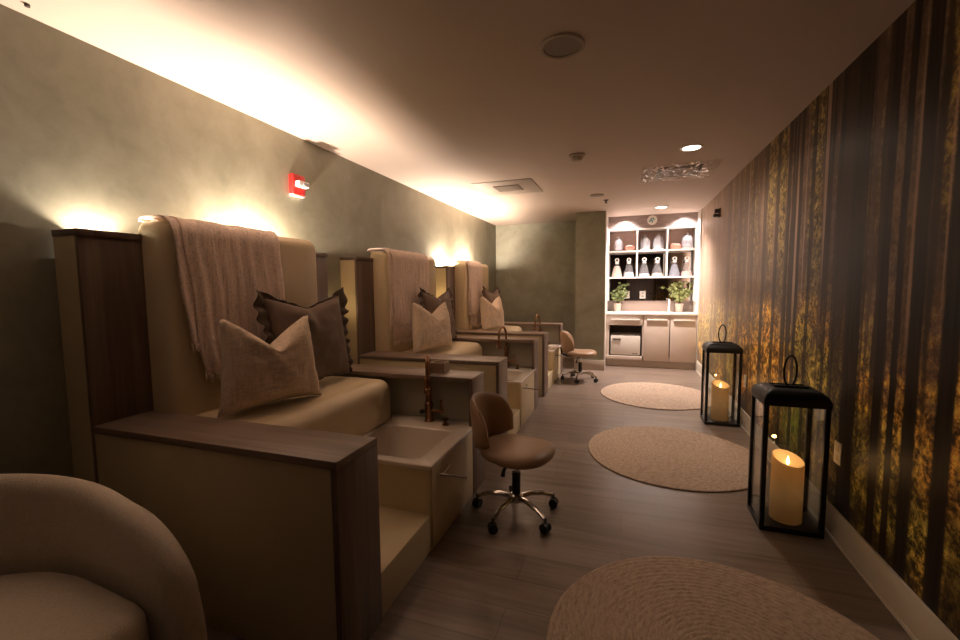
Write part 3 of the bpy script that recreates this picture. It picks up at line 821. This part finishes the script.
downlight('downlight', 'added round downlight out of view behind the camera, by the near door', .54, -1.2, .088, True)  # added fitting behind the camera, so the niche mirror has something lit to reflect
downlight('downlight', 'glowing round downlight in the ceiling before the wrapped vent', .50, 4.05, .088, True)
downlight('downlight', 'glowing round downlight in the ceiling just before the niche', .48, 6.98, .10, True)
s = thing('ceiling_speaker', 'small round disc in the ceiling before the plaster pillar', 'speaker', (-.367, 5.744, Z))
MB().lathe([(.001, 0), (.085, 0), (.085, -.008), (.07, -.013), (.001, -.014)], n=32).build('cover', 'ventgrey', s)
s = thing('fire_sprinkler', 'tiny sprinkler head hanging from the ceiling by the pillar', 'sprinkler', (-.273, 6.125, Z))
MB().lathe([(.036, 0), (.036, -.005), (.012, -.010), (.010, -.035), (.022, -.038), (.022, -.042), (.004, -.043)], n=20).build('sprinkler_body', 'ventdark', s)
s = thing('fire_sprinkler', 'tiny dark sprinkler cap in the ceiling above the armchair corner', 'sprinkler', (-2.279, 1.123, Z))
MB().lathe([(.001, 0), (.009, 0), (.009, -.01), (.001, -.012)], n=16).build('sprinkler_body', 'ventdark', s)

s = thing('fire_alarm', 'red fire alarm with white strobe high on the plaster wall', 'fire alarm', (XL, 2.665, 2.145))
MB().box(0, .045, -.062, .062, -.072, .072, .006).build('alarm_body', 'red', s)
MB().box(.045, .085, -.045, .060, -.022, .022, .006).build('strobe', 'white', s)
MB().box(.085, .09, -.008, .055, -.014, .012, .002).build('strobe_lens', 'greyplastic', s)
MB().box(0, .04, -.062, .062, -.086, -.073, .003).build('alarm_trim', 'white', s)

for y, l in ((2.945, 'small amber wall light low in the gap after the nearest bench'), (4.93, 'small amber wall light in the gap before the farthest bench')):
    s = thing('wall_light', l, 'wall light', (XL, y, 1.19), 'small amber wall lights between the benches')
    MB().box(0, .006, -.03, .03, -.05, .05, .002).tube([(.004, 0, -.02), (.05, 0, -.02), (.05, 0, -.005)], .006, 8).build('wall_plate', 'copper', s)
    MB().lathe([(.001, 0), (.016, 0), (.020, .012), (.018, .012), (.014, .004), (.001, .003)], (.05, 0, -.004), 20).build('lamp_cup', 'copper', s)

def outlet(label, y, z):
    s = thing('wall_outlet', label, 'outlet', (XR, y, z), 'outlets on the mural wall')
    MB().box(-.007, 0, -.038, .038, -.06, .06, .003).build('cover_plate', 'white', s)
    MB().box(-.009, -.007, -.018, .018, .008, .042, .002).box(-.009, -.007, -.018, .018, -.042, -.008, .002).build('socket', 'trim', s)
outlet('white outlet on the mural just behind the large lantern', 2.715, .468)
outlet('white outlet on the mural behind the farther lantern', 4.60, .45)
s = thing('wall_bracket', 'small dark bracket high on the mural near the niche', 'bracket', (XR, 6.07, 2.25))
MB().box(-.015, 0, -.045, .045, -.055, .055, .004).box(-.06, -.015, -.02, .03, .0, .05, .006).box(-.075, -.015, -.04, .015, -.05, -.012, .006).build('bracket_body', 'ventdark', s)

# ------------------------------------------------------------------ the niche
NX0, NX1 = -.300, XR
struct('trim_1', MB().box(-.315, NX0, 7.02, YB, 0, ZC, .002), 'white', 'white lining on the left side of the niche', 'trim')
struct('trim_2', MB().box(XR - .02, XR, 7.40, YB, 0, ZC, .002), 'white', 'white lining on the right side of the niche', 'trim')
NXR = XR - .021
SY = 7.66                                            # shelf front
struct('wall_niche', MB().box(NX0, NXR, SY + .03, YB, 2.30, ZC), 'wallpaper', 'taupe papered bulkhead above the shelves of the niche', 'wall')
# sign
s = thing('round_sign', 'round white sign with teal emblem above the niche shelves', 'sign', (.395, SY + .03, 2.425))
def disc(mb, rad, y0, y1, n=40, cx=0, cz=0):
    lo = [(cx + rad * math.cos(2 * PI * i / n), y0, cz + rad * math.sin(2 * PI * i / n)) for i in range(n)]
    hi = [(cx + rad * math.cos(2 * PI * i / n), y1, cz + rad * math.sin(2 * PI * i / n)) for i in range(n)]
    return mb.loft([lo, hi])
disc(MB(), .078, -.012, 0).build('sign_disc', 'white', s)
m = MB()
for cx, cz, rot in ((-.02, .012, .5), (.018, .02, -.5), (.0, -.02, .0), (-.032, -.012, .9)):
    pts = []
    for i in range(16):
        a = 2 * PI * i / 16; x, z = .028 * math.cos(a), .011 * math.sin(a)
        pts.append((cx + x * math.sin(rot) + z * math.cos(rot), cz + x * math.cos(rot) - z * math.sin(rot)))
    m.loft([[(x, -.014, z) for x, z in pts], [(x, -.012, z) for x, z in pts]])
m.build('emblem', 'teal', s)

# shelving
ZS = [1.475, 1.915, 2.275]                           # undersides of the three boards
sh = thing('shelf_unit', 'white open shelf unit with six compartments in the niche', 'shelf', (0, SY, 0))
D = YB - .012 - SY
MB().box(NX0 + .001, NXR - .001, 0, D, ZS[2], ZS[2] + .024, .001).build('top_board', 'white', sh)
MB().box(NX0 + .001, NXR - .001, 0, D, ZS[1], ZS[1] + .022, .001).build('shelf_board', 'white', sh)
MB().box(NX0 + .001, NXR - .001, 0, D, ZS[0], ZS[0] + .022, .001).build('shelf_board', 'white', sh)
XC = [NX0 + .012, .172, .632, NXR - .012]
for i, x in enumerate(XC):
    z0 = 1.09 if i in (0, 3) else ZS[0] + .022
    MB().box(x - .011, x + .011, .001, D - .001, z0 if i in (0, 3) else z0, ZS[0], .001).build('side_panel', 'white', sh) if i in (0, 3) else None
    for a, b in ((ZS[0] + .022, ZS[1]), (ZS[1] + .022, ZS[2])):
        MB().box(x - .011, x + .011, .001, D - .001, a, b, .001).build('upright', 'white', sh)
struct('trim_3', MB().box(NX0, NXR, YB - .012, YB - .004, 1.935, 2.30), 'rosewall', 'rose papered back of the top shelf row', 'trim')
tag(MB().box(NX0 + .002, NXR - .002, YB - .010, YB - .002, 1.09, 1.930).build('mirror', 'mirror'), 'mirror panel filling the back of the niche above the counter', 'mirror')
struct('trim_4', MB().box(NX0, NXR, YB - .02, YB, .905, 1.088), 'splash', 'beige backsplash strip above the niche counter', 'trim')
# counter and cabinets
CF = 7.42
tag(MB().box(NX0 + .001, NXR - .001, CF - .02, YB - .021, .872, .905, .004).build('countertop', 'whitestone'), 'white stone counter across the niche', 'countertop')
cb = thing('base_cabinet', 'beige niche base cabinet with open warmer bay and two doors', 'cabinet', (0, CF, 0))
DD = YB - .03 - CF
m = MB().box(NX0 + .002, NX0 + .05, .02, DD, .12, .871).box(.268, .29, .02, DD, .12, .871).box(NXR - .02, NXR - .002, .02, DD, .12, .871).box(NX0 + .05, NXR - .02, DD - .02, DD, .12, .871).box(NX0 + .05, NXR - .02, .02, DD - .02, .12, .19).box(NX0 + .05, .268, .02, DD - .02, .70, .85)
m.build('cabinet_body', 'whitelam', cb)
MB().box(NX0 + .01, NXR - .01, .05, .07, .0, .12).build('toe_kick', 'trimdark', cb)
def front(name, x0, x1, z0, z1):
    o = MB().box(x0, x1, 0, .02, z0, z1, .003).build(name, 'whitelam', cb)
    return o
def pull(o, x0, x1, z):
    MB().box(x0, x1, -.022, 0, z - .012, z + .010, .003).build('handle', 'white', o)
d1 = front('drawer_front', NX0 + .004, .274, .70, .868); pull(d1, NX0 + .08, .23, .795)
front('lower_rail', NX0 + .004, .274, .125, .188)
d2 = front('door', .290, .674, .125, .868); pull(d2, .335, .64, .795)
d3 = front('door', .686, NXR - .006, .125, .868); pull(d3, .73, 1.03, .795)
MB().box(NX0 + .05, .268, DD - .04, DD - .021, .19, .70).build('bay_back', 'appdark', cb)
tw = thing('towel_warmer', 'beige towel warmer box in the open cabinet bay', 'towel warmer', (.008, CF + .03, .191))
MB().box(-.238, .238, .012, .40, 0, .345, .008).build('warmer_body', 'appliance', tw)
dd = MB().box(-.232, .232, -.012, .010, .012, .333, .006).build('warmer_door', 'appliance', tw)
MB().box(-.238, .238, .0095, .0125, .0, .345).build('gasket', 'blackedge', tw)
MB().box(-.20, -.07, -.03, -.012, .262, .285, .004).build('handle', 'appdark', dd)
MB().box(.11, .19, -.014, -.012, .03, .042, .001).build('maker_plate', 'appdark', dd)
# counter things
s = thing('faucet', 'small white gooseneck faucet on the niche counter', 'faucet', (.69, 7.80, .905))
MB().lathe([(.028, 0), (.028, .01), (.016, .016), (.014, .09), (.012, .10)], n=16).build('faucet_body', 'white', s)
MB().tube([(0, 0, .09), (0, 0, .16)] + [(0, -.05 + .05 * math.cos(a), .16 + .05 * math.sin(a)) for a in (PI * i / 8 for i in range(1, 9))] + [(0, -.10, .13)], .011, 10).build('spout', 'white', s)
def plate(label, x):
    s = thing('wall_outlet', label, 'outlet', (x, YB - .010, 1.19), 'white plates on the niche mirror')
    MB().box(-.048, .048, -.008, 0, -.065, .065, .003).build('cover_plate', 'white', s)
    MB().box(-.018, .018, -.010, -.008, -.042, -.008, .001).box(-.018, .018, -.010, -.008, .008, .042, .001).build('socket', 'greyplastic', s)
plate('white outlet plate on the mirror beside the left plant', .018)
plate('white outlet plate on the mirror in the middle of the niche', .278)

def plant(label, x, y, h, n, spread, seed, mat):
    s = thing('potted_plant', label, 'plant', (x, y, .9055), 'potted plants on the niche counter')
    MB().lathe([(.001, 0), (.05, 0), (.062, .09), (.064, .14), (.056, .14), (.054, .12), (.001, .118)], n=24).build('pot', 'pot', s)
    rnd = random.Random(seed); st = MB(); lv = MB()
    for i in range(n):
        a = rnd.uniform(0, 2 * PI); sp = rnd.uniform(.15, 1) * spread; hh = rnd.uniform(.45, 1.0) * h
        P = [Vector((0, 0, .11)), Vector((math.cos(a) * sp * .3, math.sin(a) * sp * .15, .11 + hh * .55)), Vector((math.cos(a) * sp, max(-.12, min(.05, math.sin(a) * sp * .5)), .11 + hh))]
        st.tube(P, .0035, 5)
        for k in range(7):
            tt = .35 + .65 * k / 6; b = P[0].lerp(P[1], tt).lerp(P[1].lerp(P[2], tt), tt)
            b1 = rnd.uniform(0, 2 * PI); ln = rnd.uniform(.05, .085)
            d = Vector((math.cos(b1), math.sin(b1) * .4 - .15, rnd.uniform(-.2, .6))).normalized()
            w = d.cross(Vector((rnd.uniform(-.4, .4), 1, .3))).normalized() * ln * .36
            mid = b + d * ln * .5 + Vector((0, 0, .008))
            f = [lv.b.verts.new(q) for q in (b, mid + w, b + d * ln, mid - w)]
            lv.b.faces.new(f)
    for b_ in (st.b, lv.b):
        for q in b_.verts: q.co.x = min(max(q.co.x, NX0 + .035 - x), NXR - .04 - x)
    st.build('stem', 'stem', s); lv.build('foliage', mat, s, solid=.0015)
plant('bushy green plant at the left end of the niche counter', -.13, 7.80, .37, 16, .19, 3, 'leaf')
plant('taller pale green plant at the right of the niche counter', .85, 7.80, .38, 18, .25, 5, 'leafpale')

# top row: domes and bowls
def dome(label, x, w, h, base):
    z = ZS[1] + .0225
    s = thing('glass_cloche', label, 'cloche', (x, 7.78, z), 'glass cloches on the top shelf')
    MB().lathe([(.001, 0), (w * 1.02, 0), (w * 1.02, .016), (w * .95, .02), (.001, .02)], n=28).build('base', base, s)
    MB().lathe([(w * .93, .021), (w * .96, h * .45), (w * .86, h * .7), (w * .62, h * .87), (w * .3, h * .96), (.012, h * .98)], n=28, cap=False).build('glass_dome', 'dome', s)
    MB().lathe([(.004, h * .97), (.011, h * .985), (.016, h * 1.02), (.012, h * 1.05), (.002, h * 1.06)], n=16).build('knob', 'white', s)
    MB().lathe([(.001, .021), (w * .6, .021), (w * .66, h * .22), (w * .3, h * .36), (.001, h * .38)], n=20).build('display_soap', 'salt_white', s)
dome('slim glass cloche at the left end of the top shelf', -.125, .070, .235, 'appdark')
dome('left one of two wide cloches in the middle top compartment', .295, .088, .245, 'white')
dome('right one of two wide cloches, white stand, middle top compartment', .505, .092, .255, 'white')
dome('glass cloche on a white stand in the right top compartment', .940, .095, .255, 'salt_cream')
def bowl(label, x, sq):
    z = ZS[1] + .0225
    s = thing('bowl', label, 'bowl', (x, 7.77, z), 'rose bowls on the top shelf')
    if sq: MB().box(-.075, .075, -.06, .06, 0, .085, .018, 3).build('bowl_body', 'rose', s); MB().box(-.055, .055, -.04, .04, .085, .1, .006).build('contents', 'salt_cream', s)
    else:
        MB().lathe([(.001, 0), (.045, 0), (.075, .03), (.088, .075), (.082, .075), (.07, .05), (.001, .04)], n=28).build('bowl_body', 'rose', s)
        MB().lathe([(.001, .06), (.05, .06), (.078, .066), (.06, .085), (.001, .1)], n=24).build('contents', 'salt_pink', s)
bowl('rose coloured round bowl on the top shelf at left', .055, False)
bowl('rose coloured square dish in the right top compartment', .765, True)
# second row: bell jars with ring stoppers
def jar(label, x, salt, fill):
    z = ZS[0] + .0225; h = .225
    s = thing('bell_jar', label, 'jar', (x, 7.78, z), 'bell jars of bath salts on the lower shelf')
    R = lambda t_: .092 - .058 * t_ ** 1.35
    MB().lathe([(.001, 0)] + [(R(k / 10), h * k / 10) for k in range(11)] + [(.030, h + .012), (.036, h + .02)], n=28, cap=False).build('jar_body', 'jarglass', s)
    kk = [i / 8 * fill for i in range(9)]
    MB().lathe([(.001, .004)] + [(R(q) - .004, max(.004, h * q)) for q in kk] + [(.001, h * fill + .012)], n=24).build('salt', salt, s)
    st = MB().lathe([(.030, h + .004), (.034, h + .022), (.020, h + .034), (.010, h + .04)], n=20).build('stopper', 'white', s)
    MB().tube([(.028 * math.cos(a), 0, h + .066 + .028 * math.sin(a)) for a in (2 * PI * i / 24 for i in range(24))], .009, 8, close=True).build('ring', 'white', st)
for x, a, fl, lab in ((-.15, 'salt_cream', .82, 'bell jar nearly full of cream salt, first from the left'), (.045, 'salt_white', .34, 'bell jar with white salt, second from the left'), (.292, 'salt_white', .22, 'bell jar with a thin layer of white salt, middle compartment'),
                     (.498, 'salt_cream', .24, 'bell jar with cream salt beside the centre divider'), (.760, 'salt_grey', .85, 'bell jar full of slate grey salt'), (.945, 'salt_pink', .36, 'bell jar with pink salt at the right end')):
    jar(lab, x, a, fl)

# ------------------------------------------------------------------ light
def lamp(name, typ, loc, watts, col, size=.03, rot=None, **k):
    d = bpy.data.lights.new(name, typ); d.energy = watts; d.color = col
    if typ == 'POINT': d.shadow_soft_size = size
    if typ == 'SPOT': d.shadow_soft_size = size; d.spot_size = k.get('angle', 1.6); d.spot_blend = k.get('blend', .8)
    if typ == 'AREA': d.shape = 'DISK'; d.size = size; d.spread = k.get('spread', PI)
    o = bpy.data.objects.new(name, d); C.objects.link(o); o.location = loc
    if rot: o.rotation_euler = rot
    return o
WARM = (1.0, .70, .44); NEUT = (1.0, .86, .78)
UPC = (1.0, .80, .63)
UPR = (PI, 0, 0)
for b, dy, w, kind in ((0, .15, 24.0, 'SPOT'), (0, 1.05, 170.0, 'POINT'), (2, .15, 120.0, 'POINT'), (2, 1.05, 240.0, 'POINT')):
    lamp('bench_uplight', kind, (-2.325, Y0 + b * PITCH + dy, 1.583), w, UPC, .055 if w > 200 else .03, rot=UPR if kind == 'SPOT' else None, angle=2.4, blend=.55)
for y, w_ in ((2.945, .7), (4.93, 1.7)):
    lamp('gap_light', 'POINT', (-2.325, y, 1.215), w_, (1, .68, .32), .012)
lamp('aisle_downlight', 'SPOT', (.50, 4.05, 2.49), 70, (1, .80, .62), .05, angle=2.75, blend=1.0)
lamp('added_door_light', 'SPOT', (.54, -1.2, 2.49), 30, (1, .88, .82), .05, angle=1.15, blend=.8)  # unseen added lamp, brightens the near end for the niche mirror
lamp('niche_downlight', 'SPOT', (.42, 7.02, 2.49), 430, NEUT, .06, angle=2.2, blend=.9)
for x in (-.03, .87):
    lamp('niche_spot', 'SPOT', (x, 7.56, 2.49), 40, (1, .89, .86), .025, angle=2.3, blend=.6)
for c in (cd1, cd2):
    x, y, z = c.location
    lamp('candle_flame', 'POINT', (x, y, z + .398), .45, (1, .50, .18), .010)
    lamp('candle_core', 'POINT', (x, y, z + .18), .035, (1, .78, .50), .03)

w = bpy.data.worlds.new('World'); sc.world = w; w.use_nodes = True
w.node_tree.nodes['Background'].inputs[0].default_value = (.5, .4, .3, 1)
w.node_tree.nodes['Background'].inputs[1].default_value = 0.0

# ------------------------------------------------------------------ camera
cd = bpy.data.cameras.new('Camera'); cd.sensor_width = 36; cd.lens = 16.0; cd.clip_start = .01
co = bpy.data.objects.new('Camera', cd); C.objects.link(co)
Fv = Vector((-0.3220196, 0.94326782, -0.08092708)); Rv = Vector((0.94657847, 0.322333, -0.00952059)); Uv = Vector((-0.017105, 0.07966965, 0.99667455))
Mx = Matrix((Rv, Uv, -Fv)).transposed().to_4x4(); Mx.translation = (0, 0, 1.38)
co.matrix_world = Mx
sc.camera = co
sc.cycles.use_denoising = True
sc.cycles.caustics_reflective = False; sc.cycles.caustics_refractive = False
sc.cycles.max_bounces = 12; sc.cycles.transparent_max_bounces = 16
sc.cycles.sample_clamp_indirect = 6.0
sc.view_settings.view_transform = 'Standard'; sc.view_settings.look = 'None'
sc.view_settings.exposure = 0.0; sc.view_settings.gamma = 1.0
sc.view_settings.use_curve_mapping = False
